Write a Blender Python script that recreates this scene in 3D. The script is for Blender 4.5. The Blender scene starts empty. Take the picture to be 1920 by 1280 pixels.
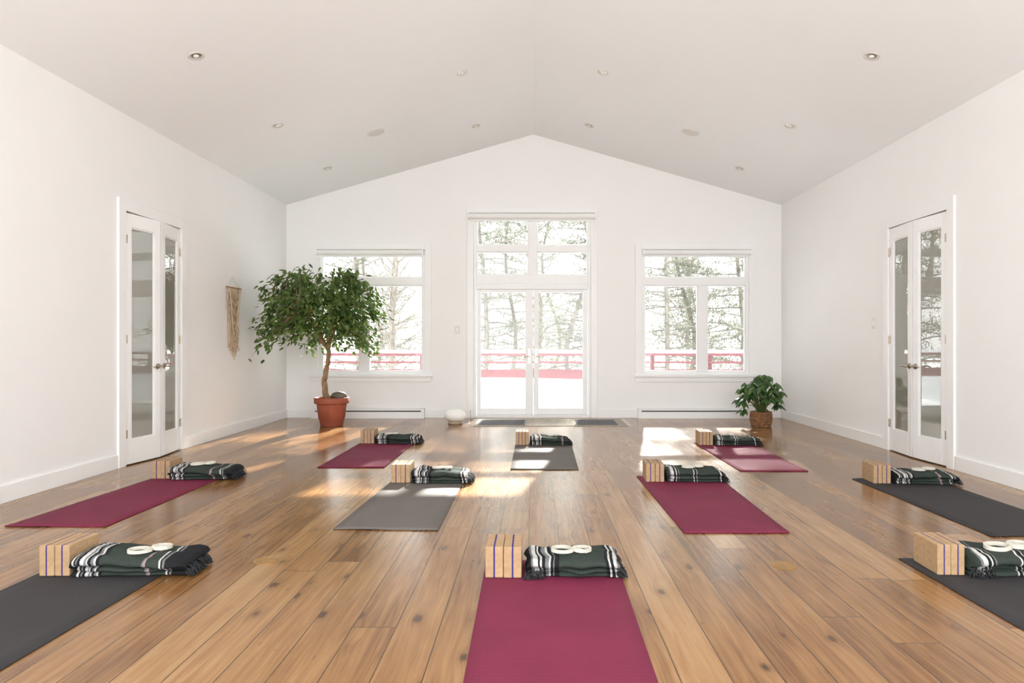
import bpy, math, random
from mathutils import Vector, Matrix, noise
random.seed(7)
S=bpy.context.scene
C=S.collection
F=1260.0; H=1.1583; YB=10.5

# ------------------------------------------------------------ helpers
def new_mat(name):
    m=bpy.data.materials.new(name); m.use_nodes=True
    nt=m.node_tree; b=nt.nodes['Principled BSDF']
    return m,nt,b
def N(nt,t,**k):
    n=nt.nodes.new(t)
    for a,v in k.items(): setattr(n,a,v)
    return n
def L(nt,a,b): nt.links.new(a,b)
def mth(nt,op,a,b=None,c=None):
    n=N(nt,'ShaderNodeMath',operation=op)
    for i,v in enumerate((a,b,c)):
        if v is None: continue
        if isinstance(v,(int,float)): n.inputs[i].default_value=v
        else: L(nt,v,n.inputs[i])
    return n.outputs[0]
def ramp(nt,fac,stops,interp='LINEAR'):
    r=N(nt,'ShaderNodeValToRGB'); cr=r.color_ramp; cr.interpolation=interp
    while len(cr.elements)<len(stops): cr.elements.new(0.5)
    for e,(p,c) in zip(cr.elements,stops):
        e.position=p; e.color=(*c,1)
    L(nt,fac,r.inputs[0]); return r.outputs[0]
def simple(name,col,rough=0.5,var=0.08,scale=8,bump=0.0,bscale=60,metal=0.0,spec=0.5,stretch=(1,1,1)):
    m,nt,b=new_mat(name)
    tc=N(nt,'ShaderNodeTexCoord'); mp=N(nt,'ShaderNodeMapping'); mp.inputs['Scale'].default_value=stretch
    L(nt,tc.outputs['Object'],mp.inputs[0])
    n=N(nt,'ShaderNodeTexNoise'); n.inputs['Scale'].default_value=scale; n.inputs['Detail'].default_value=4
    L(nt,mp.outputs[0],n.inputs['Vector'])
    lo=[max(0,c*(1-var)) for c in col]; hi=[min(1,c*(1+var)) for c in col]
    L(nt,ramp(nt,n.outputs[0],[(0.3,lo),(0.7,hi)]),b.inputs['Base Color'])
    b.inputs['Roughness'].default_value=rough; b.inputs['Metallic'].default_value=metal
    b.inputs['Specular IOR Level'].default_value=spec
    if bump>0:
        n2=N(nt,'ShaderNodeTexNoise'); n2.inputs['Scale'].default_value=bscale; n2.inputs['Detail'].default_value=3
        L(nt,mp.outputs[0],n2.inputs['Vector'])
        bp=N(nt,'ShaderNodeBump'); bp.inputs['Strength'].default_value=bump; bp.inputs['Distance'].default_value=0.01
        L(nt,n2.outputs[0],bp.inputs['Height']); L(nt,bp.outputs[0],b.inputs['Normal'])
    return m

def mesh_obj(name,verts,faces,mat=None,smooth=False):
    me=bpy.data.meshes.new(name); me.from_pydata([tuple(v) for v in verts],[],faces); me.update()
    o=bpy.data.objects.new(name,me); C.objects.link(o)
    if mat: me.materials.append(mat)
    if smooth: me.polygons.foreach_set('use_smooth',[True]*len(me.polygons))
    return o
def addbox(V,Fc,x0,x1,y0,y1,z0,z1):
    b=len(V)
    V+= [(x0,y0,z0),(x1,y0,z0),(x1,y1,z0),(x0,y1,z0),(x0,y0,z1),(x1,y0,z1),(x1,y1,z1),(x0,y1,z1)]
    Fc+= [tuple(b+i for i in f) for f in ((0,3,2,1),(4,5,6,7),(0,1,5,4),(1,2,6,5),(2,3,7,6),(3,0,4,7))]
def boxes(name,lst,mat,bevel=0.0):
    V=[];Fc=[]
    for b in lst: addbox(V,Fc,*b)
    o=mesh_obj(name,V,Fc,mat)
    if bevel:
        md=o.modifiers.new('b','BEVEL'); md.width=bevel; md.segments=2; md.limit_method='ANGLE'
    return o
def tube(V,Fc,pts,rad,n=6,cap=True):
    b=len(V); pts=[Vector(p) for p in pts]
    up=Vector((0.13,0.27,1)).normalized()
    for i,p in enumerate(pts):
        if i==0: t=pts[1]-p
        elif i==len(pts)-1: t=p-pts[i-1]
        else: t=pts[i+1]-pts[i-1]
        if t.length<1e-7: t=Vector((0,0,1))
        t.normalize()
        u=t.cross(up)
        if u.length<0.05: u=t.cross(Vector((1,0,0)))
        u.normalize(); w=t.cross(u)
        r=rad[i] if isinstance(rad,(list,tuple)) else rad
        for k in range(n):
            a=2*math.pi*k/n
            V.append(p+u*math.cos(a)*r+w*math.sin(a)*r)
    for i in range(len(pts)-1):
        for k in range(n):
            k2=(k+1)%n
            Fc.append((b+i*n+k,b+i*n+k2,b+(i+1)*n+k2,b+(i+1)*n+k))
    if cap:
        Fc.append(tuple(b+k for k in range(n))[::-1]); Fc.append(tuple(b+(len(pts)-1)*n+k for k in range(n)))
def lathe(V,Fc,prof,n=32,c=(0,0,0),sx=1,sy=1):
    b=len(V)
    for r,z in prof:
        for k in range(n):
            a=2*math.pi*k/n; V.append((c[0]+r*math.cos(a)*sx,c[1]+r*math.sin(a)*sy,c[2]+z))
    for i in range(len(prof)-1):
        for k in range(n):
            k2=(k+1)%n; Fc.append((b+i*n+k,b+i*n+k2,b+(i+1)*n+k2,b+(i+1)*n+k))
    Fc.append(tuple(b+k for k in range(n))[::-1]); Fc.append(tuple(b+(len(prof)-1)*n+k for k in range(n)))
def empty(name,loc=(0,0,0)):
    o=bpy.data.objects.new(name,None); o.location=loc; o.empty_display_size=0.1; C.objects.link(o); return o
def parent(ch,p):
    ch.parent=p
    ch.matrix_parent_inverse=Matrix.Translation(p.location).inverted()
def tag(o,label,cat,group=None,kind=None):
    o['label']=label; o['category']=cat
    if group: o['group']=group
    if kind: o['kind']=kind
def struct(o,label=None,cat=None):
    o['kind']='structure'
    if label: o['label']=label
    if cat: o['category']=cat
def gp(px,py,z=0):   # survey: photo pixel to floor position
    Y=F*(H-z)/(py-644); return ((px-1000)*Y/F,Y)
def bx(px): return (px-1000)/120.0
def bz(py): return H-(py-644)/120.0

# ------------------------------------------------------------ materials
M_wall=simple('wall_paint',(0.885,0.882,0.868),0.6,0.006,3,0.02,180)
M_ceil=simple('ceiling_paint',(0.93,0.945,0.95),0.7,0.005,3,0.02,150)
M_trim=simple('white_trim',(0.88,0.88,0.87),0.35,0.01,6)
M_vinyl=simple('white_window_frame',(0.87,0.875,0.87),0.35,0.01,6)
M_snow=simple('snow',(0.9,0.91,0.93),0.8,0.03,1.5,0.4,3)
M_red=simple('red_painted_wood',(0.15,0.045,0.05),0.7,0.15,6)
M_metal=simple('brushed_nickel',(0.45,0.40,0.33),0.3,0.08,30,metal=1)
M_brass=simple('pale_brass',(0.62,0.53,0.38),0.3,0.08,30,metal=1)
M_dark=simple('dark_slot',(0.05,0.047,0.043),0.6,0.1,20)
M_fab_blind=simple('blind_fabric',(0.88,0.88,0.86),0.8,0.02,40)
M_terra=simple('terracotta',(0.32,0.08,0.042),0.65,0.12,14,0.1,60)
M_soil=simple('soil',(0.05,0.03,0.02),0.95,0.4,40,0.8,60)
M_bark=simple('ficus_bark',(0.33,0.21,0.115),0.8,0.3,20,0.6,50,stretch=(1,1,.3))
M_stone=simple('grey_stone',(0.14,0.12,0.09),0.7,0.35,9,0.4,30)
M_cream=simple('cotton_cream',(0.66,0.62,0.53),0.85,0.08,60,0.4,300)
M_cord=simple('macrame_cord',(0.60,0.47,0.32),0.9,0.14,40,0.5,200)
M_dowel=simple('dowel_wood',(0.35,0.2,0.1),0.6,0.2,20)
M_ceramic=simple('white_ceramic',(0.90,0.89,0.86),0.3,0.02,10)
M_rug=simple('pale_rug',(0.40,0.36,0.30),0.95,0.2,12,0.5,200)
M_doormat=simple('grey_doormat',(0.17,0.17,0.18),0.95,0.25,60,0.6,300)
M_fringe=simple('black_wool_fringe',(0.02,0.021,0.023),0.95,0.3,80)
M_switch=simple('switch_plastic',(0.70,0.69,0.65),0.35,0.02,20)
M_barkout=simple('tree_bark',(0.235,0.21,0.18),0.9,0.25,6)

def leafmat(name,c1,c2,rough=0.4,trans=0.15):
    m,nt,b=new_mat(name)
    tc=N(nt,'ShaderNodeTexCoord'); n=N(nt,'ShaderNodeTexNoise'); n.inputs['Scale'].default_value=9; n.inputs['Detail'].default_value=2
    L(nt,tc.outputs['Object'],n.inputs['Vector'])
    g=N(nt,'ShaderNodeNewGeometry')
    f=mth(nt,'ADD',mth(nt,'MULTIPLY',n.outputs[0],0.6),mth(nt,'MULTIPLY',g.outputs['Random Per Island'],0.4))
    col=ramp(nt,f,[(0.3,c1),(0.75,c2)])
    L(nt,col,b.inputs['Base Color']); b.inputs['Roughness'].default_value=rough
    tr=N(nt,'ShaderNodeBsdfTranslucent'); L(nt,col,tr.inputs[0])
    mx=N(nt,'ShaderNodeMixShader'); mx.inputs[0].default_value=trans
    L(nt,b.outputs[0],mx.inputs[1]); L(nt,tr.outputs[0],mx.inputs[2])
    L(nt,mx.outputs[0],nt.nodes['Material Output'].inputs[0]); return m
M_leaf=leafmat('ficus_leaf',(0.04,0.092,0.018),(0.175,0.265,0.055),0.40,0.38)
M_leaf2=leafmat('schefflera_leaf',(0.022,0.065,0.015),(0.08,0.165,0.035),0.35,0.22)
M_needles=leafmat('pine_needles',(0.15,0.17,0.12),(0.30,0.32,0.25),0.8,0.42)

def glass(name):
    m,nt,b=new_mat(name); nt.nodes.remove(b)
    t=N(nt,'ShaderNodeBsdfTransparent'); t.inputs[0].default_value=(0.97,0.98,0.97,1)
    g=N(nt,'ShaderNodeBsdfGlossy'); g.inputs['Roughness'].default_value=0.01
    fr=N(nt,'ShaderNodeFresnel'); fr.inputs[0].default_value=1.45
    mx=N(nt,'ShaderNodeMixShader'); L(nt,mth(nt,'MULTIPLY',fr.outputs[0],0.8),mx.inputs[0])
    L(nt,t.outputs[0],mx.inputs[1]); L(nt,g.outputs[0],mx.inputs[2])
    L(nt,mx.outputs[0],nt.nodes['Material Output'].inputs[0]); return m
M_glass=glass('window_glass')
M_frost=simple('frosted_door_glass',(0.27,0.265,0.225),0.0,0.05,2,spec=1.0)
M_frost.node_tree.nodes['Principled BSDF'].inputs['IOR'].default_value=1.65

def floor_mat():
    m,nt,b=new_mat('pine_plank_floor')
    tc=N(nt,'ShaderNodeTexCoord'); sp=N(nt,'ShaderNodeSeparateXYZ'); L(nt,tc.outputs['Object'],sp.inputs[0])
    X,Y=sp.outputs[0],sp.outputs[1]
    px=mth(nt,'ADD',mth(nt,'DIVIDE',X,0.178),100.15)
    idx=mth(nt,'FLOOR',px); fx=mth(nt,'FRACT',px)
    w=N(nt,'ShaderNodeTexWhiteNoise',noise_dimensions='1D'); L(nt,idx,w.inputs['W'])
    py=mth(nt,'ADD',mth(nt,'DIVIDE',Y,4.6),mth(nt,'MULTIPLY',w.outputs[0],37.0))
    idy=mth(nt,'FLOOR',py); fy=mth(nt,'FRACT',py)
    seed=mth(nt,'ADD',mth(nt,'MULTIPLY',idx,13.71),mth(nt,'MULTIPLY',idy,7.31))
    w2=N(nt,'ShaderNodeTexWhiteNoise',noise_dimensions='1D'); L(nt,seed,w2.inputs['W'])
    tone=w2.outputs[0]
    def vor(sx,sy,off):
        cb3=N(nt,'ShaderNodeCombineXYZ'); L(nt,mth(nt,'MULTIPLY',X,sx),cb3.inputs[0]); L(nt,mth(nt,'MULTIPLY',Y,sy),cb3.inputs[1]); L(nt,mth(nt,'ADD',mth(nt,'MULTIPLY',idx,3.3),off),cb3.inputs[2])
        v=N(nt,'ShaderNodeTexVoronoi'); v.inputs['Scale'].default_value=1.0; L(nt,cb3.outputs[0],v.inputs['Vector']); return v.outputs['Distance']
    v1=vor(5.6,2.5,0); v2=vor(12,5.0,40)
    cb=N(nt,'ShaderNodeCombineXYZ'); L(nt,mth(nt,'ADD',X,mth(nt,'MULTIPLY',mth(nt,'POWER',mth(nt,'MAXIMUM',mth(nt,'SUBTRACT',1.0,v1),0.0),6.0),0.035)),cb.inputs[0]); L(nt,mth(nt,'MULTIPLY',Y,0.045),cb.inputs[1]); L(nt,mth(nt,'MULTIPLY',tone,11),cb.inputs[2])
    n=N(nt,'ShaderNodeTexNoise'); n.inputs['Scale'].default_value=50; n.inputs['Detail'].default_value=6; n.inputs['Distortion'].default_value=0.6
    L(nt,cb.outputs[0],n.inputs['Vector'])
    cb2=N(nt,'ShaderNodeCombineXYZ'); L(nt,X,cb2.inputs[0]); L(nt,mth(nt,'MULTIPLY',Y,0.22),cb2.inputs[1]); L(nt,mth(nt,'MULTIPLY',tone,5),cb2.inputs[2])
    n2=N(nt,'ShaderNodeTexNoise'); n2.inputs['Scale'].default_value=7; n2.inputs['Detail'].default_value=4
    L(nt,cb2.outputs[0],n2.inputs['Vector'])
    f=mth(nt,'ADD',mth(nt,'MULTIPLY',n.outputs[0],0.46),mth(nt,'ADD',mth(nt,'MULTIPLY',n2.outputs[0],0.32),mth(nt,'MULTIPLY',tone,0.22)))
    col=ramp(nt,f,[(0.34,(0.150,0.066,0.023)),(0.45,(0.238,0.115,0.041)),(0.56,(0.305,0.160,0.062)),(0.68,(0.37,0.212,0.094))])
    def knot(d,a,bb):
        kn=N(nt,'ShaderNodeMapRange'); kn.inputs[1].default_value=a; kn.inputs[2].default_value=bb; kn.inputs[3].default_value=1; kn.inputs[4].default_value=0
        L(nt,mth(nt,'ADD',d,mth(nt,'MULTIPLY',mth(nt,'SUBTRACT',n.outputs[0],0.5),0.15)),kn.inputs[0]); return kn.outputs[0]
    halo=mth(nt,'MULTIPLY',knot(v1,0.07,0.27),0.42)
    core=mth(nt,'MULTIPLY',knot(v1,0.05,0.125),0.82)
    small=mth(nt,'MULTIPLY',knot(v2,0.02,0.10),0.5)
    prev=col
    for fac,c in ((halo,(0.145,0.058,0.019,1)),(small,(0.095,0.040,0.015,1)),(core,(0.045,0.019,0.009,1))):
        mx=N(nt,'ShaderNodeMix',data_type='RGBA'); L(nt,fac,mx.inputs[0]); L(nt,prev,mx.inputs[6]); mx.inputs[7].default_value=c; prev=mx.outputs[2]
    ex=mth(nt,'MINIMUM',fx,mth(nt,'SUBTRACT',1.0,fx))
    gx=mth(nt,'LESS_THAN',ex,0.013)
    ey=mth(nt,'MINIMUM',fy,mth(nt,'SUBTRACT',1.0,fy)); gy=mth(nt,'LESS_THAN',ey,0.0005)
    gap=mth(nt,'MAXIMUM',gx,gy)
    mx2=N(nt,'ShaderNodeMix',data_type='RGBA'); L(nt,mth(nt,'MULTIPLY',gap,0.85),mx2.inputs[0]); L(nt,prev,mx2.inputs[6]); mx2.inputs[7].default_value=(0.04,0.018,0.009,1)
    L(nt,mx2.outputs[2],b.inputs['Base Color'])
    L(nt,mth(nt,'ADD',0.12,mth(nt,'MULTIPLY',n2.outputs[0],0.16)),b.inputs['Roughness'])
    b.inputs['Specular IOR Level'].default_value=0.62
    hh=mth(nt,'SUBTRACT',mth(nt,'ADD',mth(nt,'MULTIPLY',n.outputs[0],0.10),mth(nt,'MULTIPLY',n2.outputs[0],0.22)),gap)
    bp=N(nt,'ShaderNodeBump'); bp.inputs['Strength'].default_value=0.28; bp.inputs['Distance'].default_value=0.003
    L(nt,hh,bp.inputs['Height']); L(nt,bp.outputs[0],b.inputs['Normal'])
    return m
M_floor=floor_mat()

def mat_mat(name,col,ribamt=0.2,ribscale=30):
    m,nt,b=new_mat(name)
    tc=N(nt,'ShaderNodeTexCoord')
    n=N(nt,'ShaderNodeTexNoise'); n.inputs['Scale'].default_value=3; n.inputs['Detail'].default_value=3
    L(nt,tc.outputs['Object'],n.inputs['Vector'])
    n3=N(nt,'ShaderNodeTexNoise'); n3.inputs['Scale'].default_value=160; L(nt,tc.outputs['Object'],n3.inputs['Vector'])
    w=N(nt,'ShaderNodeTexWave',bands_direction='Y'); w.inputs['Scale'].default_value=ribscale; w.inputs['Distortion'].default_value=0.3
    L(nt,tc.outputs['Object'],w.inputs['Vector'])
    f=mth(nt,'ADD',mth(nt,'MULTIPLY',n.outputs[0],0.4),mth(nt,'ADD',mth(nt,'MULTIPLY',n3.outputs[0],0.35),mth(nt,'MULTIPLY',w.outputs[0],ribamt)))
    L(nt,ramp(nt,f,[(0.25,[c*0.72 for c in col]),(0.75,[c*1.25 for c in col])]),b.inputs['Base Color'])
    b.inputs['Roughness'].default_value=0.75; b.inputs['Specular IOR Level'].default_value=0.3
    bp=N(nt,'ShaderNodeBump'); bp.inputs['Strength'].default_value=0.4; bp.inputs['Distance'].default_value=0.002
    L(nt,mth(nt,'ADD',w.outputs[0],n3.outputs[0]),bp.inputs['Height']); L(nt,bp.outputs[0],b.inputs['Normal'])
    return m
M_maroon=mat_mat('maroon_mat',(0.185,0.019,0.052))
M_matdark=mat_mat('charcoal_mat',(0.038,0.035,0.037))
M_matgrey=mat_mat('grey_mat',(0.135,0.12,0.108),0.45,18)

def block_mat():
    m,nt,b=new_mat('laminated_foam_block')
    tc=N(nt,'ShaderNodeTexCoord'); sp=N(nt,'ShaderNodeSeparateXYZ'); L(nt,tc.outputs['Object'],sp.inputs[0])
    n=N(nt,'ShaderNodeTexNoise'); n.inputs['Scale'].default_value=50; L(nt,tc.outputs['Object'],n.inputs['Vector'])
    base=ramp(nt,n.outputs[0],[(0.3,(0.37,0.235,0.122)),(0.7,(0.45,0.30,0.165))])
    s=mth(nt,'LESS_THAN',mth(nt,'ABSOLUTE',sp.outputs[0]),0.0038)
    mx=N(nt,'ShaderNodeMix',data_type='RGBA'); L(nt,s,mx.inputs[0]); L(nt,base,mx.inputs[6]); mx.inputs[7].default_value=(0.035,0.018,0.15,1)
    L(nt,mx.outputs[2],b.inputs['Base Color']); b.inputs['Roughness'].default_value=0.7
    return m
M_block=block_mat()

K=(0.017,0.018,0.020);G=(0.042,0.055,0.046);W=(0.62,0.61,0.58);GR=(0.19,0.195,0.195);P=(0.42,0.28,0.28)
def blanket_mat(name,stops):
    m,nt,b=new_mat(name)
    tc=N(nt,'ShaderNodeTexCoord'); sp=N(nt,'ShaderNodeSeparateXYZ'); L(nt,tc.outputs['Object'],sp.inputs[0])
    n=N(nt,'ShaderNodeTexNoise'); n.inputs['Scale'].default_value=5; L(nt,tc.outputs['Object'],n.inputs['Vector'])
    n2=N(nt,'ShaderNodeTexNoise'); n2.inputs['Scale'].default_value=220; L(nt,tc.outputs['Object'],n2.inputs['Vector'])
    u=mth(nt,'DIVIDE',sp.outputs[0],0.55)
    u=mth(nt,'ADD',u,mth(nt,'MULTIPLY',mth(nt,'SUBTRACT',n.outputs[0],0.5),0.12))
    u=mth(nt,'ADD',u,mth(nt,'MULTIPLY',mth(nt,'SUBTRACT',n2.outputs[0],0.5),0.010))
    col=ramp(nt,u,stops,'CONSTANT')
    mx=N(nt,'ShaderNodeMix',data_type='RGBA',blend_type='MULTIPLY'); mx.inputs[0].default_value=0.6
    L(nt,col,mx.inputs[6]); L(nt,ramp(nt,n2.outputs[0],[(0.3,(0.55,0.55,0.55)),(0.65,(1,1,1))]),mx.inputs[7])
    L(nt,mx.outputs[2],b.inputs['Base Color']); b.inputs['Roughness'].default_value=0.95; b.inputs['Specular IOR Level'].default_value=0.15
    w=N(nt,'ShaderNodeTexWave',bands_direction='X'); w.inputs['Scale'].default_value=60; w.inputs['Distortion'].default_value=1; L(nt,tc.outputs['Object'],w.inputs['Vector'])
    bp=N(nt,'ShaderNodeBump'); bp.inputs['Strength'].default_value=0.6; bp.inputs['Distance'].default_value=0.003
    L(nt,mth(nt,'ADD',n2.outputs[0],mth(nt,'MULTIPLY',w.outputs[0],0.5)),bp.inputs['Height']); L(nt,bp.outputs[0],b.inputs['Normal'])
    return m
MB=[blanket_mat('striped_wool_a',[(0,K),(.03,W),(.05,K),(.065,GR),(.075,K),(.10,W),(.13,GR),(.145,W),(.16,K),(.18,GR),(.20,W),(.215,K),(.25,G),(.55,G),(.66,GR),(.67,P),(.685,G),(.80,W),(.815,K),(.83,GR),(.85,K)]),
    blanket_mat('striped_wool_b',[(0,K),(.04,GR),(.06,W),(.10,K),(.115,W),(.13,K),(.16,GR),(.19,W),(.205,K),(.23,GR),(.24,K),(.29,G),(.45,G),(.58,G),(.72,K),(.75,W),(.765,K),(.79,W),(.82,GR),(.84,K),(.87,W),(.885,K),(.93,K)]),
    blanket_mat('striped_wool_c',[(0,G),(.03,GR),(.05,W),(.09,K),(.12,W),(.135,K),(.16,GR),(.17,G),(.30,G),(.40,W),(.415,K),(.45,W),(.46,G),(.70,G),(.78,K),(.80,W),(.82,K),(.85,G),(.9,K)])]

# ------------------------------------------------------------ room shell
XL,XR=-3.858,3.875; YF=-0.9
f=boxes('floor',[(XL-.15,XR+.15,YF,YB+.15,-0.12,0)],M_floor); struct(f,'wide knotty pine plank floor','floor')
dl0,dl1=6.33,7.33; dr0,dr1=6.27,7.30; DH=2.41
wl=boxes('wall_left',[(XL-.15,XL,YF,dl0,0,3.5),(XL-.15,XL,dl1,YB+.15,0,3.5),(XL-.15,XL,dl0,dl1,DH,3.5)],M_wall); struct(wl,'plain white painted side wall','wall')
wr=boxes('wall_right',[(XR,XR+.15,YF,dr0,0,3.5),(XR,XR+.15,dr1,YB+.15,0,3.5),(XR,XR+.15,dr0,dr1,DH,3.5)],M_wall); struct(wr,'plain white painted side wall','wall')
for nm,xa,xb,ya,yb in (('wall_lightblock_left',XL-1.3,XL-.15,dl0-.3,dl1+.3),('wall_lightblock_right',XR+.15,XR+1.3,dr0-.3,dr1+.3)):  # closed boxes added behind the side doors to stop sky light leaking in
    out=(xa,xa+.08) if xa<0 else (xb-.08,xb)
    o=boxes(nm,[(out[0],out[1],ya,yb,0,2.7),(xa,xb,ya-.08,ya,0,2.7),(xa,xb,yb,yb+.08,0,2.7),(xa,xb,ya-.08,yb+.08,2.7,2.78),(xa,xb,ya-.08,yb+.08,-.08,0)],M_wall); struct(o,'plain box added behind the double doors to block light leaks','wall')
W1=(bx(597),bx(797),bz(702),bz(468)); W2=(bx(1203),bx(1405),bz(702),bz(468)); DC=(bx(888),bx(1108),0,bz(402))
V=[];Fc=[]
a,b_=YB,YB+.15
for q in [(XL,W1[0],0,3.2),(W1[0],W1[1],0,W1[2]),(W1[0],W1[1],W1[3],3.2),(W1[1],DC[0],0,3.2),(DC[0],DC[1],DC[3],3.2),(DC[1],W2[0],0,3.2),(W2[0],W2[1],0,W2[2]),(W2[0],W2[1],W2[3],3.2),(W2[1],XR,0,3.2)]:
    addbox(V,Fc,q[0],q[1],a,b_,q[2],q[3])
i=len(V); pts=[(XL,3.2),(XR,3.2),(XR,3.33),(0,4.43),(XL,3.33)]
V+=[(x,a,z) for x,z in pts]+[(x,b_,z) for x,z in pts]
Fc+=[tuple(i+k for k in range(5)),tuple(i+5+k for k in range(5))[::-1]]+[(i+k,i+(k+1)%5,i+5+(k+1)%5,i+5+k)[::-1] for k in range(5)]
wb=mesh_obj('wall_back',V,Fc,M_wall); struct(wb,'white gable end wall with windows','wall')
sl=0.2851
prof=[(XL-.15,4.425-sl*4.008),(0,4.425),(XR+.15,4.425-sl*4.025),(XR+.15,3.6),(0,4.75),(XL-.15,3.6)]
V=[(x,YF,z) for x,z in prof]+[(x,YB+.3,z) for x,z in prof]
Fc=[(0,1,7,6),(1,2,8,7),(2,3,9,8),(3,4,10,9),(4,5,11,10),(5,0,6,11),(0,5,4,1),(1,4,3,2),(6,7,10,11),(7,8,9,10)]
ce=mesh_obj('ceiling',V,Fc,M_ceil); struct(ce,'white vaulted ceiling with central ridge','ceiling')

bh=0.13; t=.018
o=boxes('baseboard_left',[(XL,XL+t,YF,dl0-.12,0,bh),(XL,XL+t,dl1+.12,YB,0,bh)],M_trim,.003); struct(o,'white painted baseboard','baseboard')
o=boxes('baseboard_right',[(XR-t,XR,YF,dr0-.12,0,bh),(XR-t,XR,dr1+.12,YB,0,bh)],M_trim,.003); struct(o,'white painted baseboard','baseboard')
o=boxes('baseboard_back',[(XL+t,DC[0]-.1,YB-t,YB,0,bh),(DC[1]+.1,XR-t,YB-t,YB,0,bh)],M_trim,.003); struct(o,'white painted baseboard','baseboard')

def casing_side(n,xw,s,y0,y1):
    x0,x1=(xw,xw+.025) if s>0 else (xw-.025,xw)
    w=.11
    o=boxes('trim_%d'%n,[(x0,x1,y0-w,y0,0,DH+w),(x0,x1,y1,y1+w,0,DH+w),(x0,x1,y0,y1,DH,DH+w)],M_trim,.004); struct(o,'white door casing','trim')
casing_side(1,XL,1,dl0,dl1); casing_side(2,XR,-1,dr0,dr1)
def casing_back(n,x0,x1,z0,z1,w,sill):
    l=[(x0-w,x0,YB-.02,YB,z0,z1+w),(x1,x1+w,YB-.02,YB,z0,z1+w),(x0,x1,YB-.02,YB,z1,z1+w)]
    if sill: l+=[(x0-w-.03,x1+w+.03,YB-.06,YB,z0-.035,z0),(x0-w,x1+w,YB-.022,YB,z0-.11,z0-.035)]
    o=boxes('trim_%d'%n,l,M_trim,.003); struct(o,'white window casing','trim')
casing_back(3,*W1,.10,True); casing_back(4,*W2,.10,True); casing_back(5,*DC,.10,False)

def window(n,outer,bars,panes,label):
    x0,x1,z0,z1=outer; fw=.045
    y0,y1=YB+.03,YB+.10
    e=empty('window_%d'%n,((x0+x1)/2,YB+.06,z0)); struct(e,label,'window')
    l=[(x0,x0+fw,y0,y1,z0,z1),(x1-fw,x1,y0,y1,z0,z1),(x0+fw,x1-fw,y0,y1,z0,z0+fw),(x0+fw,x1-fw,y0,y1,z1-fw,z1)]+[(q[0],q[1],y0,y1,q[2],q[3]) for q in bars]
    for (a0,a1,c0,c1) in panes:
        s=.018
        l+=[(a0,a0+s,y0+.02,y1-.01,c0,c1),(a1-s,a1,y0+.02,y1-.01,c0,c1),(a0+s,a1-s,y0+.02,y1-.01,c0,c0+s),(a0+s,a1-s,y0+.02,y1-.01,c1-s,c1)]
    fr=boxes('window_frame',l,M_vinyl,.003); parent(fr,e)
    for (a0,a1,c0,c1) in panes:
        g=boxes('window_pane',[(a0+.004,a1-.004,YB+.066,YB+.07,c0+.004,c1-.004)],M_glass); parent(g,e)
    return e
fw=.045
def sidewin(n,o,vb,label):
    x0,x1,z0,z1=o; hb=(bz(534),bz(520))
    bars=[(x0+fw,x1-fw,hb[0],hb[1]),(vb[0],vb[1],z0+fw,hb[0])]
    panes=[(x0+fw,x1-fw,hb[1],z1-fw),(x0+fw,vb[0],z0+fw,hb[0]),(vb[1],x1-fw,z0+fw,hb[0])]
    window(n,o,bars,panes,label)
sidewin(1,W1,(bx(673),bx(690)),'white framed window with wide top pane and two casements')
sidewin(2,W2,(bx(1310),bx(1327)),'white framed window with wide top pane and two casements')
T=(DC[0],DC[1],bz(537),DC[3]); vx=(bx(991),bx(1007)); hz=(bz(471),bz(459)); zb=bz(515)
bars=[(vx[0],vx[1],zb,T[3]-fw),(T[0]+fw,vx[0],hz[0],hz[1]),(vx[1],T[1]-fw,hz[0],hz[1]),(T[0]+fw,T[1]-fw,T[2]+fw,zb)]
panes=[(T[0]+fw,vx[0],zb,hz[0]),(vx[1],T[1]-fw,zb,hz[0]),(T[0]+fw,vx[0],hz[1],T[3]-fw),(vx[1],T[1]-fw,hz[1],T[3]-fw)]
window(3,T,bars,panes,'four pane white transom window above glazed doors')
e=empty('door_1',(0,YB+.06,0)); struct(e,'white double glazed patio doors','door')
y0,y1=YB+.02,YB+.12; ztop=bz(537)
fr=boxes('door_frame',[(DC[0],DC[0]+.04,y0,y1,0,ztop),(DC[1]-.04,DC[1],y0,y1,0,ztop),(DC[0]+.04,DC[1]-.04,y0,y1,ztop-.04,ztop),(DC[0]+.04,DC[1]-.04,y0-.05,y1,0,.045)],M_vinyl,.003); parent(fr,e)
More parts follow.
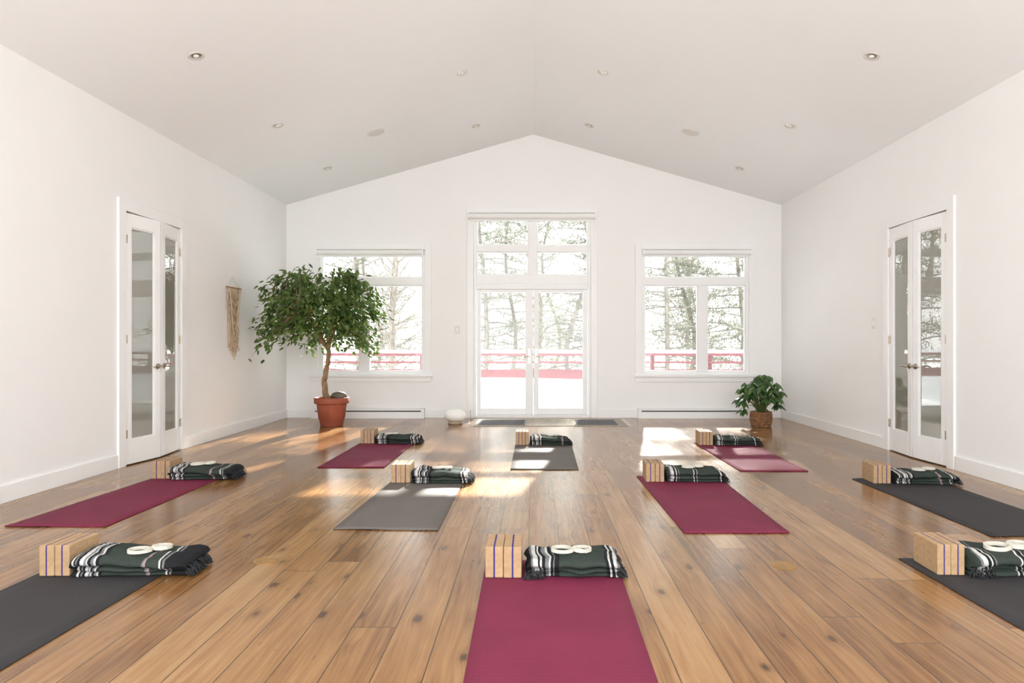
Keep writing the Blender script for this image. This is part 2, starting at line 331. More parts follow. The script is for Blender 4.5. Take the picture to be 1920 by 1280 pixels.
for k,(a0,a1,g0,g1) in enumerate([(bx(893.5),bx(999.5),bx(901),bx(985)),(bx(1000.5),bx(1102.5),bx(1010),bx(1093))]):
    zl,zh=.048,ztop-.042; gz0,gz1=bz(766),bz(548); ya,yb=YB+.035,YB+.085
    lf=boxes('door_leaf',[(a0,g0,ya,yb,zl,zh),(g1,a1,ya,yb,zl,zh),(g0,g1,ya,yb,zl,gz0),(g0,g1,ya,yb,gz1,zh)],M_vinyl,.004); parent(lf,e)
    g=boxes('door_pane',[(g0-.003,g1+.003,YB+.058,YB+.062,gz0-.003,gz1+.003)],M_glass); g.parent=lf
    hx=(g1+a1)/2 if k==0 else (a0+g0)/2
    V=[];Fc=[]; zc=bz(668)
    addbox(V,Fc,hx-.018,hx+.018,ya-.008,ya,zc-.11,zc+.12)
    tube(V,Fc,[(hx,ya-.008,zc),(hx,ya-.045,zc),(hx,ya-.05,zc+.005)],.009,8)
    s=1 if k==1 else -1
    tube(V,Fc,[(hx,ya-.048,zc),(hx+s*.02,ya-.05,zc+.002),(hx+s*.09,ya-.045,zc-.004)],[.009,.009,.007],8)
    tube(V,Fc,[(hx,ya-.008,zc+.085),(hx,ya-.022,zc+.085)],.013,10)
    hd=mesh_obj('door_handle',V,Fc,M_brass); hd.parent=lf; hd['label']='pale brass lever handle with long backplate'

def leaf(pe,hinge,ang,wid,mir):
    h0,h1=.012,DH-.012; st=.085; th=.038
    g0,g1,gz0,gz1=st,wid-st,.24,h1-.13
    lf=boxes('door_leaf',[(0.003,g0,-th/2,th/2,h0,h1),(g1,wid,-th/2,th/2,h0,h1),(g0,g1,-th/2,th/2,h0,gz0),(g0,g1,-th/2,th/2,gz1,h1),
        (g0,g0+.014,-.014,.014,gz0,gz1),(g1-.014,g1,-.014,.014,gz0,gz1),(g0+.014,g1-.014,-.014,.014,gz0,gz0+.014),(g0+.014,g1-.014,-.014,.014,gz1-.014,gz1)],M_trim,.003)
    lf.parent=pe; lf.location=Vector(hinge)-pe.location; lf.rotation_euler=(0,0,ang)
    g=boxes('door_pane',[(g0+.01,g1-.01,-.003,.003,gz0+.01,gz1-.01)],M_frost); g.parent=lf; g['label']='frosted glass door pane'
    V=[];Fc=[]; zc=.93; hx=wid-.045
    s=mir
    tube(V,Fc,[(hx,s*th/2,zc),(hx,s*(th/2+.008),zc)],.028,20)
    tube(V,Fc,[(hx,s*(th/2+.006),zc),(hx,s*(th/2+.055),zc)],.011,10)
    tube(V,Fc,[(hx+.005,s*(th/2+.052),zc),(hx-.04,s*(th/2+.056),zc+.006),(hx-.08,s*(th/2+.054),zc+.002),(hx-.115,s*(th/2+.045),zc-.006)],[.011,.01,.008,.007],10)
    hd=mesh_obj('door_handle',V,Fc,M_metal,True); hd.parent=lf; hd['label']='nickel lever door handle'
    for zc in (.3,1.2,2.15):
        V=[];Fc=[]
        tube(V,Fc,[(0,s*(th/2+.004),zc-.045),(0,s*(th/2+.004),zc+.045)],.008,10)
        addbox(V,Fc,0.003,.035,min(s*th/2,s*(th/2+.002)),max(s*th/2,s*(th/2+.002)),zc-.04,zc+.04)
        hg=mesh_obj('hinge',V,Fc,M_metal); hg.parent=lf; hg['label']='nickel hinge'
d2=empty('door_2',(XL,(dl0+dl1)/2,0)); struct(d2,'white double doors with frosted glass, slightly ajar','door')
leaf(d2,(XL-.01,dl0+.004,0),math.radians(90-8.0),.492,-1)
leaf(d2,(XL-.01,dl1-.004,0),math.radians(-90+7.6),.485,1)
d3=empty('door_3',(XR,(dr0+dr1)/2,0)); struct(d3,'white double doors with frosted glass, slightly ajar','door')
leaf(d3,(XR+.01,dr0+.004,0),math.radians(90+4.5),.505,1)
leaf(d3,(XR+.01,dr1-.004,0),math.radians(-90-4.5),.502,-1)

def blind(x0,x1,z0,z1,label):
    e=empty('roller_blind',((x0+x1)/2,YB-.05,z0)); tag(e,label,'roller blind','roller blinds over the windows')
    V=[];Fc=[]; r=(z1-z0)/2-.006
    tube(V,Fc,[(x0+.02,YB-.055,(z0+z1)/2),(x1-.02,YB-.055,(z0+z1)/2)],r,20)
    addbox(V,Fc,x0+.03,x1-.03,YB-.06+r*.6,YB-.056+r*.6,z0-.02,z0+r)
    a=mesh_obj('blind_roll',V,Fc,M_fab_blind,False); parent(a,e)
    a=boxes('blind_cassette',[(x0,x0+.02,YB-.1,YB-.021,z0,z1),(x1-.02,x1,YB-.1,YB-.021,z0,z1),(x0+.02,x1-.02,YB-.1,YB-.021,z1-.008,z1)],M_trim,.003); parent(a,e)
    a=boxes('bottom_bar',[(x0+.03,x1-.03,YB-.05,YB-.035,z0-.03,z0-.015)],M_trim,.003); parent(a,e)
blind(bx(595),bx(795),bz(479),bz(468),'white rolled-up blind above a side window')
blind(bx(1203),bx(1407),bz(479),bz(468),'white rolled-up blind above a side window')
blind(bx(878),bx(1116),bz(412),bz(400),'white rolled-up blind above the transom window')

def heater(x0,x1):
    y=YB-.085
    e=empty('baseboard_heater',((x0+x1)/2,YB-.05,0)); tag(e,'long white electric baseboard heater under a window','heater','baseboard heaters')
    z1=.15
    prof=[(YB-.019,0.0),(YB-.019,z1),(y+.02,z1),(y,z1-.015),(y,z1-.03),(y+.03,z1-.03),(y+.03,.1),(y,.1),(y-.004,.0)]
    n=len(prof); V=[(x0,p,z) for p,z in prof]+[(x1,p,z) for p,z in prof]
    Fc=[tuple(range(n)),tuple(range(n,2*n))[::-1]]+[(k,n+k,n+(k+1)%n,(k+1)%n) for k in range(n)]
    for xx in (x0,x1-.05): addbox(V,Fc,xx-.001,xx+.051,y-.006,YB-.019,0,z1+.002)
    a=mesh_obj('heater_body',V,Fc,M_trim); parent(a,e)
    a=boxes('heater_grille',[(x0+.055,x1-.055,y+.012,y+.0295,.101,.119)],M_dark); parent(a,e)
heater(bx(587),bx(797)); heater(bx(1195),bx(1400))

def switch(x0,y0,z0,x1,y1,z1,axis,label):
    o=boxes('wall_control',[(x0,x1,y0,y1,z0,z1)],M_switch,.003); tag(o,label,'light switch')
    V=[];Fc=[]
    if axis=='y': addbox(V,Fc,(x0+x1)/2-.014,(x0+x1)/2+.014,y0-.006,y0,(z0+z1)/2-.03,(z0+z1)/2+.03)
    else: addbox(V,Fc,x0-.006,x0,(y0+y1)/2-.014,(y0+y1)/2+.014,(z0+z1)/2-.03,(z0+z1)/2+.03)
    r=mesh_obj('rocker',V,Fc,M_vinyl); r.parent=o
switch(bx(853),YB-.007,bz(625),bx(862),YB,bz(611),'y','white wall light switch beside the patio doors')
switch(XR-.007,7.6,1.33,XR,7.68,1.45,'x','white wall thermostat beside the double doors')  # thermostat, drawn with the same plate and rocker as the light switch

M_ring=simple('light_trim_ring',(0.68,0.66,0.61),0.35,0.03,20)
M_grille=simple('speaker_grille',(0.74,0.72,0.69),0.6,0.1,400)
def ceil_thing(kind,X,Y):
    z=4.425-sl*abs(X); nrm=Vector((-sl if X>0 else sl,0,-1)).normalized()
    q=nrm.to_track_quat('Z','Y')
    if kind=='downlight':
        e=empty('recessed_downlight',(X,Y,z)); e.rotation_mode='QUATERNION'; e.rotation_quaternion=q
        tag(e,'small round recessed ceiling downlight with metal trim','ceiling light','recessed ceiling downlights')
        V=[];Fc=[]; n=28
        prof=[(.068,0),(.066,.005),(.052,.006),(.045,.001),(.042,-.0)]
        for r,zz in prof:
            for k in range(n): V.append((r*math.cos(2*math.pi*k/n),r*math.sin(2*math.pi*k/n),zz))
        for i in range(len(prof)-1):
            for k in range(n): Fc.append((i*n+k,i*n+(k+1)%n,(i+1)*n+(k+1)%n,(i+1)*n+k))
        a=mesh_obj('trim_ring',V,Fc,M_ring,True); a.parent=e
        V=[];Fc=[]; lathe(V,Fc,[(.042,.0005),(.03,.002),(.0295,.003)],24); a=mesh_obj('reflector',V,Fc,M_metal); a.parent=e
        V=[];Fc=[]; lathe(V,Fc,[(.024,.003),(.02,.009),(.008,.012)],20); a=mesh_obj('bulb',V,Fc,M_ceramic,True); a.parent=e
    else:
        V=[];Fc=[]; lathe(V,Fc,[(.115,0),(.115,.004),(.108,.008),(.104,.0065),(.05,.008),(.01,.0085)],40)
        o=mesh_obj('ceiling_speaker',V,Fc,M_grille); o.location=(X,Y,z); o.rotation_mode='QUATERNION'; o.rotation_quaternion=q
        tag(o,'round flush ceiling speaker with pale grille','ceiling speaker','ceiling speakers')
for Y in (5.72,7.54,9.38):
    for X in (-2.87,2.88,-.8,.78):
        if Y<6 and abs(X)<1: continue
        ceil_thing('downlight',X,Y)
ceil_thing('speaker',-2.01,8.57); ceil_thing('speaker',2.0,8.57)

M_cov=simple('aged_brass_cover',(0.30,0.165,0.055),0.4,0.25,40,metal=0.2)
for (px,py) in ((498,1051),(1470,1060)):
    x,y=gp(px,py); V=[];Fc=[]
    lathe(V,Fc,[(.062,0),(.062,.003),(.058,.0045),(.053,.0045),(.050,.0015),(.044,.0015),(.042,.003),(.02,.003)],36,(0,0,0))
    addbox(V,Fc,-.03,.03,-.004,.004,.003,.0042)
    o=mesh_obj('floor_outlet_cover',V,Fc,M_cov); o.location=(x,y,0.0)
    tag(o,'round brass outlet cover set in the plank floor','floor outlet','floor outlet covers')

# ------------------------------------------------------------ yoga setups
def mat_obj(c,mat,label,seed):
    cx=sum(p[0] for p in c)/4; cy=sum(p[1] for p in c)/4
    nx,ny=8,26; V=[];Fc=[]
    P4=[Vector((p[0]-cx,p[1]-cy,0)) for p in c]
    th=.005
    def top(u,v):
        p=P4[0].lerp(P4[1],u).lerp(P4[3].lerp(P4[2],u),v)
        w=noise.noise(Vector((u*2.3+seed,v*3.1,seed)))
        edge=max(0,(.06-v))/.06
        z=.0012*(w+1)+ edge**2*.006*(0.5+noise.noise(Vector((u*2,seed,0))))
        return p+Vector((0,0,max(z,0)))
    for lay in (0,1):
        for j in range(ny+1):
            for i in range(nx+1):
                p=top(i/nx,j/ny); V.append((p.x,p.y,p.z+th*lay if lay else 0.0003 if p.z<.003 else p.z-.001))
    n1=(nx+1)*(ny+1); idx=lambda i,j:j*(nx+1)+i
    for j in range(ny):
        for i in range(nx):
            Fc.append((n1+idx(i,j),n1+idx(i+1,j),n1+idx(i+1,j+1),n1+idx(i,j+1)))
            Fc.append((idx(i,j),idx(i,j+1),idx(i+1,j+1),idx(i+1,j)))
    bd=[idx(i,0) for i in range(nx)]+[idx(nx,j) for j in range(ny)]+[idx(i,ny) for i in range(nx,0,-1)]+[idx(0,j) for j in range(ny,0,-1)]
    for k in range(len(bd)):
        a_,b2=bd[k],bd[(k+1)%len(bd)]; Fc.append((a_,b2,n1+b2,n1+a_))
    o=mesh_obj('yoga_mat',V,Fc,mat,True); o.location=(cx,cy,0)
    tag(o,label,'yoga mat','yoga mats on the floor')
    return o
BW,BD,BH=.078,.228,.152
bk=boxes('yoga_block',[(-BW/2,BW/2,-BD/2,BD/2,0,BH)],M_block,.005)
C.objects.unlink(bk)
def blocks(x0,yfront,bw,rot,label):
    for k in range(2):
        o=bk.copy(); C.objects.link(o); o.name='yoga_block'
        s=bw/BW
        o.scale=(s,1,1)
        ang=math.radians(rot)
        dx=bw/2+k*(bw+.002); dy=BD/2+random.uniform(-.004,.004)
        o.location=(x0+dx*math.cos(ang)-dy*math.sin(ang),yfront+dx*math.sin(ang)+dy*math.cos(ang),.0075)
        o.rotation_euler=(0,0,ang+random.uniform(-.012,.012))
        tag(o,label,'yoga block','yoga blocks standing on the mats')
def blanket(x0,yfront,Lx,D,Hh,rot,variant,seed,label,fr_left=False):
    rng=random.Random(seed)
    e=empty('folded_blanket',(x0,yfront,.0065)); e.rotation_euler=(0,0,math.radians(rot))
    tag(e,label,'blanket','folded striped blankets')
    lays=[(0,.24),(.24,.50),(.50,1.0)]; nl=3; V=[];Fc=[]
    nx=52
    def section(u):
        pts=[]
        offs=[noise.noise(Vector((u*2.2,k*3.7,seed)))*.045+(.010,.004,.0)[k] for k in range(nl)]
        boff=[noise.noise(Vector((u*2.0,k*2.9+9,seed)))*.025 for k in range(nl)]
        for k in range(nl):
            z0,z1=lays[k]; R=(.018,.02,.045)[k]
            for s in range(9):
                a=-math.pi/2+math.pi*s/8
                y=offs[k]-math.cos(a)*R+.03
                z=(z0+z1)/2+math.sin(a)*(z1-z0)*.47
                pts.append((y,z*Hh))
        for s in range(1,11):
            v=s/11; pts.append((.04+v*(D-.08),Hh*(0.985+ .05*math.sin(math.pi*v)+.14*noise.noise(Vector((u*4,v*2.5,seed+3))))))
        for k in reversed(range(nl)):
            z0,z1=lays[k]; R=(.018,.02,.045)[k]
            for s in range(9):
                a=math.pi/2-math.pi*s/8
                y=D+boff[k]+math.cos(a)*R-.04
                z=(z0+z1)/2+math.sin(a)*(z1-z0)*.47
                pts.append((y,z*Hh))
        return pts
    rows=[]
    for i in range(nx+1):
        u=i/nx; sec=section(u)
        e0=min(1,u/.06); e1=min(1,(1-u)/.10)
        en=math.sqrt(max(0,1-(1-min(e0,e1))**2))*.28+.72
        hz=(1-.20*u)*(1+.14*noise.noise(Vector((u*3,seed*1.7,0))))
        row=[]
        for (y,z) in sec:
            zz=z*hz*en; yy=D/2+(y-D/2)*(en*.4+.6)
            wob=.010*noise.noise(Vector((u*6,y*14,z*20+seed)))
            row.append((u*Lx+.022*noise.noise(Vector((y*9,z*25,seed+ (0 if u<.5 else 5))))*(1 if (u<.15 or u>.85) else .4),yy+wob,max(0.0,zz+wob*.7*(z>0.02))))
        rows.append(row)
    m=len(rows[0])
    for r in rows: V+=r
    for i in range(nx):
        for k in range(m):
            k2=(k+1)%m; Fc.append((i*m+k,(i+1)*m+k,(i+1)*m+k2,i*m+k2))
    Fc.append(tuple(range(m))); Fc.append(tuple(nx*m+k for k in range(m))[::-1])
    body=mesh_obj('blanket_cloth',V,Fc,MB[variant],True); body.parent=e
    V=[];Fc=[]
    for s in range(96):
        y=.015+(D-.05)*s/95+rng.uniform(-.006,.006); z=(.2,.42,.7)[s%3]*Hh*.66+rng.uniform(-.006,.004)
        ln=rng.uniform(.04,.08); p=Vector((Lx-.014,y,z)); pts=[p.copy()]
        d=Vector((1,rng.uniform(-.7,.25),rng.uniform(-.2,.1)))
        for q in range(5):
            p=p+d.normalized()*ln/5; d.z-=.45; d.y+=rng.uniform(-.25,.2); p.z=max(p.z,.004); pts.append(p.copy())
        tube(V,Fc,pts,[.0028,.0034,.003,.003,.0025,.0012],4)
    fo=mesh_obj('fringe',V,Fc,M_fringe,True); fo.parent=e; fo['label']='black wool tassel fringe'
    if fr_left:
        V=[];Fc=[]
        for s in range(34):
            x=-.005+.10*s/34; z=rng.uniform(.01,.045); ln=rng.uniform(.03,.055)
            p=Vector((x,.018,z)); pts=[p.copy()]; d=Vector((rng.uniform(-.8,.2),-.6,-.1))
            for q in range(4):
                p=p+d.normalized()*ln/4; d.z-=.4; p.z=max(p.z,.004); pts.append(p.copy())
            tube(V,Fc,pts,[.003,.0034,.003,.0025,.0012],4)
        fo=mesh_obj('fringe',V,Fc,M_fringe,True); fo.parent=e; fo['label']='black wool tassel fringe'
    return e
def strap(x,y,z,rot,scale,seed):
    V=[];Fc=[]; rg=random.Random(seed*7+1)
    def ribbon(pts,w=.016,t=.003):
        b=len(V); n=len(pts)
        for i,p in enumerate(pts):
            a=pts[max(i-1,0)]; c=pts[min(i+1,n-1)]; d=Vector((c[0]-a[0],c[1]-a[1],0))
            if d.length<1e-9: d=Vector((1,0,0))
            d.normalize(); nn=Vector((-d.y,d.x,0))*t/2
            z0=p[2]
            for s in (-1,1):
                for hgt in (0,w): V.append((p[0]+nn.x*s,p[1]+nn.y*s,z0+hgt))
        for i in range(n-1):
            q=b+i*4; r=q+4
            Fc.extend([(q,r,r+1,q+1),(q+3,r+3,r+2,q+2),(q+1,r+1,r+3,q+3),(q,q+2,r+2,r)])
        Fc.append((b,b+1,b+3,b+2)); Fc.append((b+(n-1)*4,b+(n-1)*4+2,b+(n-1)*4+3,b+(n-1)*4+1))
    pts=[]
    f1=rg.uniform(.02,.05); f2=rg.uniform(0,6)
    for (cx,cy,rx,ry,a0,zz,turns,dr) in ((-.050,0,.058,.042,0.0,0,3,1),(.050,.010,.048,.036,math.pi,.003,3,-1)):
        n=int(turns*36)
        for i in range(n+1):
            a=a0+dr*2*math.pi*i/36; k=.80+.065*i/36 if dr==1 else 1-.065*i/36
            k+=f1*math.sin(2*a+f2)+.02*math.sin(3*a+i*.02)
            pts.append((cx+rx*k*math.cos(a),cy+ry*k*math.sin(a),zz+.002*math.sin(a+f2)))
    # loose tail
    lx,ly,lz=pts[-1]
    for i in range(1,9): pts.append((lx+.008*i,ly-.006*i+.002*math.sin(i),lz))
    ribbon(pts)
    o=mesh_obj('yoga_strap',V,Fc,M_cream); o.location=(x,y,z); o.rotation_euler=(0,0,math.radians(rot)); o.scale=(scale,scale,scale)
    tag(o,'cream cotton strap coiled into loops on a folded blanket','yoga strap','coiled yoga straps')

LM='maroon rubber yoga mat lying flat on planks'; LD='charcoal rubber yoga mat lying flat on planks'; LG='woven grey yoga mat lying flat on planks'
row=[
 ([(-2.52,1.86),(-1.90,1.86),(-1.85,3.58),(-2.48,3.60)],M_matdark,LD),
 ([(-.235,1.84),(.42,1.84),(.44,3.58),(-.25,3.58)],M_maroon,LM),
 ([(1.99,1.88),(2.65,1.88),(2.62,3.62),(1.964,3.613)],M_matdark,LD),
 ([gp(8,988),gp(198,988),(-2.68,5.96),(-3.25,5.97)],M_maroon,LM),
 ([gp(624,993),gp(821,995),(-.585,5.86),(-1.18,5.85)],M_matgrey,LG),
 ([gp(1283,1000),gp(1481,1000),(1.60,5.84),(.90,5.86)],M_maroon,LM),
 ([gp(1860,1007),(3.40,4.05),(3.40,5.80),(2.728,5.75)],M_matdark,LD),
 ([gp(595,877),gp(720,877),(-1.38,8.02),(-2.01,8.02)],M_maroon,LM),
 ([gp(957,881),gp(1085,881),(.44,7.9),(-.205,7.9)],M_matgrey,LG),
 ([gp(1388,884),gp(1516,884),(2.54,7.82),(1.87,7.84)],M_maroon,LM)]
for i,(c,m,l) in enumerate(row): mat_obj(c,m,l,i+1)
BL='tan foam yoga block with a thin purple stripe'
bdat=[(-2.445,3.325,.074,0),(-.236,3.302,.088,0),(2.01,3.345,.066,-2),(-3.246,5.72,.074,2),(-1.176,5.55,.078,1),(.94,5.59,.074,-1),(2.80,5.53,.068,-3),(-1.99,7.74,.076,2),(-.2,7.62,.072,0),(1.885,7.62,.074,-2)]
for x,y,w,r in bdat: blocks(x,y,w,r,BL)
A='dark green Mexican blanket folded, white striped ends and fringe'
kdat=[
 (-2.27,3.285,.56,.27,.108,3,0,False),
 (-.035,3.28,.46,.28,.104,0,1,True),
 (2.17,3.30,.60,.28,.110,-2,2,True),
 (-3.075,5.65,.53,.29,.115,3,0,False),
 (-1.0,5.51,.47,.27,.112,1,1,False),
 (1.11,5.56,.48,.27,.112,-1,2,False),
 (2.96,5.49,.50,.28,.100,-3,0,False),
 (-1.815,7.69,.50,.27,.100,1,1,False),
 (-.035,7.59,.44,.27,.100,-1,0,False),
 (2.055,7.58,.50,.27,.100,-3,2,False)]
for i,(x,y,l,d,h,r,v,fl) in enumerate(kdat): blanket(x,y,l,d,h,r,v,i*3+2,A,fl)
sdat=[(0,.31,.12,1),(1,.21,.11,1),(2,.22,.12,1.2),(3,.22,.13,.95),(4,.22,.12,.85),(5,.22,.13,.95),(6,.27,.13,1.0),(7,.15,.13,.75),(8,.24,.13,.75),(9,.14,.13,.8)]
for i,dx,dy,sc in sdat:
    x,y,l,d,h,r,v,fl=kdat[i]; a=math.radians(r); sx_,sy_=x+dx*math.cos(a)-dy*math.sin(a)+.02,y+dx*math.sin(a)+dy*math.cos(a)
    seed=i*3+2
    zt_=0
    for du in (-.1,0,.1):
        for vv in (.3,.45,.6):
            u=dx/l+du; hz=(1-.20*u)*(1+.14*noise.noise(Vector((u*3,seed*1.7,0))))
            zt_=max(zt_,h*(.985+.05*math.sin(math.pi*vv)+.14*noise.noise(Vector((u*4,vv*2.5,seed+3))))*hz)
    strap(sx_,sy_,zt_+.0075,r+[20,-8,4,10,-15,8,14,0,-10,6][i],sc,i)

# ------------------------------------------------------------ ficus
rng=random.Random(11)
px0,py0=-2.85,9.50
e=empty('potted_ficus_tree',(px0,py0,0)); tag(e,'weeping fig tree with twisted trunk in terracotta pot','potted tree')
V=[];Fc=[]
lathe(V,Fc,[(.150,0),(.155,.01),(.172,.09),(.176,.095),(.176,.105),(.182,.11),(.205,.30),(.207,.315),(.236,.318),(.240,.33),(.243,.395),(.238,.402),(.222,.40),(.218,.37),(.205,.355)],48,(px0,py0,0))
p=mesh_obj('pot',V,Fc,M_terra,True); parent(p,e)
V=[];Fc=[]; lathe(V,Fc,[(.21,.34),(.21,.362),(.12,.372),(.03,.375)],32,(px0,py0,0)); p=mesh_obj('soil',V,Fc,M_soil,True); parent(p,e)
def leafmesh(V,Fc,pos,d,up,ln,wd):
    d=d.normalized(); s=d.cross(up)
    if s.length<.05: s=d.cross(Vector((1,0,0)))
    s.normalize(); n=s.cross(d)
    b=len(V)
    V+= [pos, pos+d*ln*.35+s*wd*.5-n*wd*.12, pos+d*ln*.35+n*wd*.1, pos+d*ln*.35-s*wd*.5-n*wd*.12,
         pos+d*ln*.7+s*wd*.33-n*wd*.2, pos+d*ln*.7-n*wd*.05, pos+d*ln*.7-s*wd*.33-n*wd*.2, pos+d*ln-n*wd*.35]
    Fc+= [(b,b+2,b+1),(b,b+3,b+2),(b+1,b+2,b+5,b+4),(b+2,b+3,b+6,b+5),(b+4,b+5,b+7),(b+5,b+6,b+7)]
TV=[];TF=[]; LV=[];LF=[]
for ph in (0,2.1,4.2):
    pts=[]
    for i in range(29):
        t_=i/28; z=.35+t_*(.72); cx=px0-.06-.035*math.sin(t_*5.0)-.02*t_
        r=.024*(1-t_*.3)
        pts.append((cx+r*math.cos(ph+t_*9),py0+r*math.sin(ph+t_*9),z))
    tube(TV,TF,pts,[.024*(1-.3*i/28) for i in range(29)],8)
top=Vector((px0-.045,py0,1.05))
cc=Vector((-2.93,9.25,0))
limbs=[]
for k in range(9):
    a=2*math.pi*k/9+rng.uniform(-.3,.3); r=rng.uniform(.25,.6)
    end=Vector((cc.x+r*math.cos(a),cc.y+r*.8*math.sin(a),rng.uniform(1.5,1.9)))
    pts=[]
    for i in range(9):
        t_=i/8; q=top.lerp(end,t_); q.z=top.z+(end.z-top.z)*(t_**.8); q+=Vector((noise.noise(q*3),noise.noise(q*3+Vector((5,0,0))),0))*.08*math.sin(t_*math.pi)
        pts.append(q)
    tube(TV,TF,pts,[.021*(1-.65*i/8) for i in range(9)],7); limbs.append(pts)
cnt=0
while cnt<250:
    a=rng.uniform(0,2*math.pi); r=math.sqrt(rng.random())
    zt=2.17-.46*r**2.6; z=zt-(rng.random()**1.1)*(.70+.08*r)
    if r<.40 and z<1.42: continue
    lobe=1+.05*math.sin(a*3+1)+.05*math.sin(a*5+2)
    end=Vector((cc.x+.90*r*lobe*math.cos(a),cc.y+.76*r*lobe*math.sin(a),z))
    if r>.4 and r<.85 and rng.random()<.20: end.z-=rng.uniform(.08,.25)
    if end.x< -3.74: end.x=-3.74+rng.uniform(0,.05)
    cnt+=1
    best=min((q for l in limbs for q in l[3:]),key=lambda q:(q-end-Vector((0,0,-.2))).length)
    mid=best.lerp(end,.55)+Vector((0,0,.12+.1*rng.random()))
    pts=[]
    for i in range(8):
        t_=i/7; q=best*(1-t_)**2+mid*2*t_*(1-t_)+end*t_*t_; pts.append(q)
    tube(TV,TF,pts,[.007*(1-.8*i/7) for i in range(8)],4,False)
    out=(end-cc); out.z=0
    if out.length>0: out.normalize()
    for s in range(17):
        t_=rng.uniform(.4,1.0); q=best*(1-t_)**2+mid*2*t_*(1-t_)+end*t_*t_
        q=q+Vector((rng.gauss(0,.055),rng.gauss(0,.055),rng.gauss(0,.05)))
        d=out*.5+Vector((rng.uniform(-.7,.7),rng.uniform(-.9,.4),rng.uniform(-1.0,.15)))
        if q.x<-3.77: q.x=-3.77+rng.uniform(0,.02); d.x=abs(d.x)
        leafmesh(LV,LF,q,d,Vector((rng.uniform(-.4,.4),rng.uniform(-.9,.1),1)),rng.uniform(.07,.105),rng.uniform(.038,.055))
p=mesh_obj('trunk',TV,TF,M_bark,True); parent(p,e); p['label']='twisted pale brown trunk and branches'
p=mesh_obj('foliage',LV,LF,M_leaf); parent(p,e); p['label']='dense spreading canopy of green leaves'
V=[];Fc=[]
prof=[(.03,0),(.085,.02),(.105,.05),(.09,.085),(.05,.108),(.01,.114)]
lathe(V,Fc,prof,20,(0,0,0),1.05,.7)
V=[Vector(v)*(1+.12*noise.noise(Vector(v)*14)) for v in V]
o=mesh_obj('stone',V,Fc,M_stone,True); o.location=(px0+.12,py0-.06,.372); o.rotation_euler=(0,.1,.3); tag(o,'grey rounded stone resting in the terracotta pot','stone')

# ------------------------------------------------------------ small plant
sx,sy=3.185,9.40
e=empty('potted_schefflera',(sx,sy,0)); tag(e,'leafy dark green houseplant in a woven brown basket','potted plant')
V=[];Fc=[]; n=48
for k in range(10):
    z=.012+k*.021; r=.125+.018*math.sin(k/9*math.pi*.8)
    pts=[(sx+(r+.004*math.sin(j*6+k*math.pi))*math.cos(2*math.pi*j/n),sy+(r+.004*math.sin(j*6+k*math.pi))*math.sin(2*math.pi*j/n),z) for j in range(n+1)]
    tube(V,Fc,pts,.0125,6,False)
lathe(V,Fc,[(.118,.002),(.128,.1),(.122,.2)],24,(sx,sy,0))
M_basket=simple('woven_basket',(0.24,0.115,0.05),0.8,0.5,30,0.6,90)
p=mesh_obj('basket',V,Fc,M_basket,True); parent(p,e)
V=[];Fc=[]; LV=[];LF=[]
rng=random.Random(5)
for k in range(50):
    a=2*math.pi*k*.381966; u=(k+.5)/50; r=.04+.26*math.sqrt(u)
    end=Vector((sx-.02+r*math.cos(a),sy+r*.85*math.sin(a),.82-.95*r+rng.uniform(-.18,.06)))
    if k%3==0: end.z-=.2*u
    end.z=max(end.z,.24)
    if end.x>3.7: end.x=3.7
    base=Vector((sx+.04*math.cos(a),sy+.04*math.sin(a),.2))
    mid=base.lerp(end,.5)+Vector((0,0,.13))
    pts=[base*(1-t_)**2+mid*2*t_*(1-t_)+end*t_*t_ for t_ in [i/6 for i in range(7)]]
    tube(V,Fc,pts,[.007,.006,.005,.005,.004,.004,.003],5)
    for j in range(5):
        b=2*math.pi*j/5+k; d=Vector((math.cos(b),math.sin(b),rng.uniform(-1.4,-.4)))
        ln=rng.uniform(.11,.17)
        if end.x+d.normalized().x*ln>3.82: continue
        leafmesh(LV,LF,end,d,Vector((0,-.3,1)),ln,rng.uniform(.06,.085))
p=mesh_obj('stem',V,Fc,simple('green_stem',(0.08,0.12,0.03),0.6),True); parent(p,e)
p=mesh_obj('foliage',LV,LF,M_leaf2); parent(p,e)

# ------------------------------------------------------------ macrame
y0,y1=8.42,8.76; zt=1.87
e=empty('macrame_wall_hanging',(XL,(y0+y1)/2,zt)); tag(e,'beige macrame wall hanging on a wooden dowel','wall hanging')
V=[];Fc=[]; tube(V,Fc,[(XL+.03,y0-.04,zt),(XL+.03,y1+.04,zt)],.009,10); p=mesh_obj('dowel',V,Fc,M_dowel,True); parent(p,e)
V=[];Fc=[]; ym=(y0+y1)/2
tube(V,Fc,[(XL+.03,y0,zt+.01),(XL+.012,ym,zt+.13),(XL+.03,y1,zt+.01)],.003,5); tube(V,Fc,[(XL+.001,ym,zt+.13),(XL+.02,ym,zt+.132)],.004,6)
p=mesh_obj('hanging_cord',V,Fc,M_cream); parent(p,e)
V=[];Fc=[]; rng=random.Random(3)
n=18
for k in range(n):
    u=k/(n-1); y=y0+u*(y1-y0); ln=.76+.12*(1-abs(2*u-1.1))+rng.uniform(-.07,.05)
    pts=[(XL+.03+.004*(k%2),y,zt+.012)]
    for j in range(1,13):
        t_=j/12; yy=y+(ym+.02-y)*.22*min(1,t_*1.6)**1.3+.016*math.sin(j*1.3+k*2.1)
        pts.append((XL+.014+.016*math.sin(j*.9+k*1.3)**2,yy,zt-ln*t_))
    tube(V,Fc,pts,[.0055]*10+[.0065,.0075,.004],5)
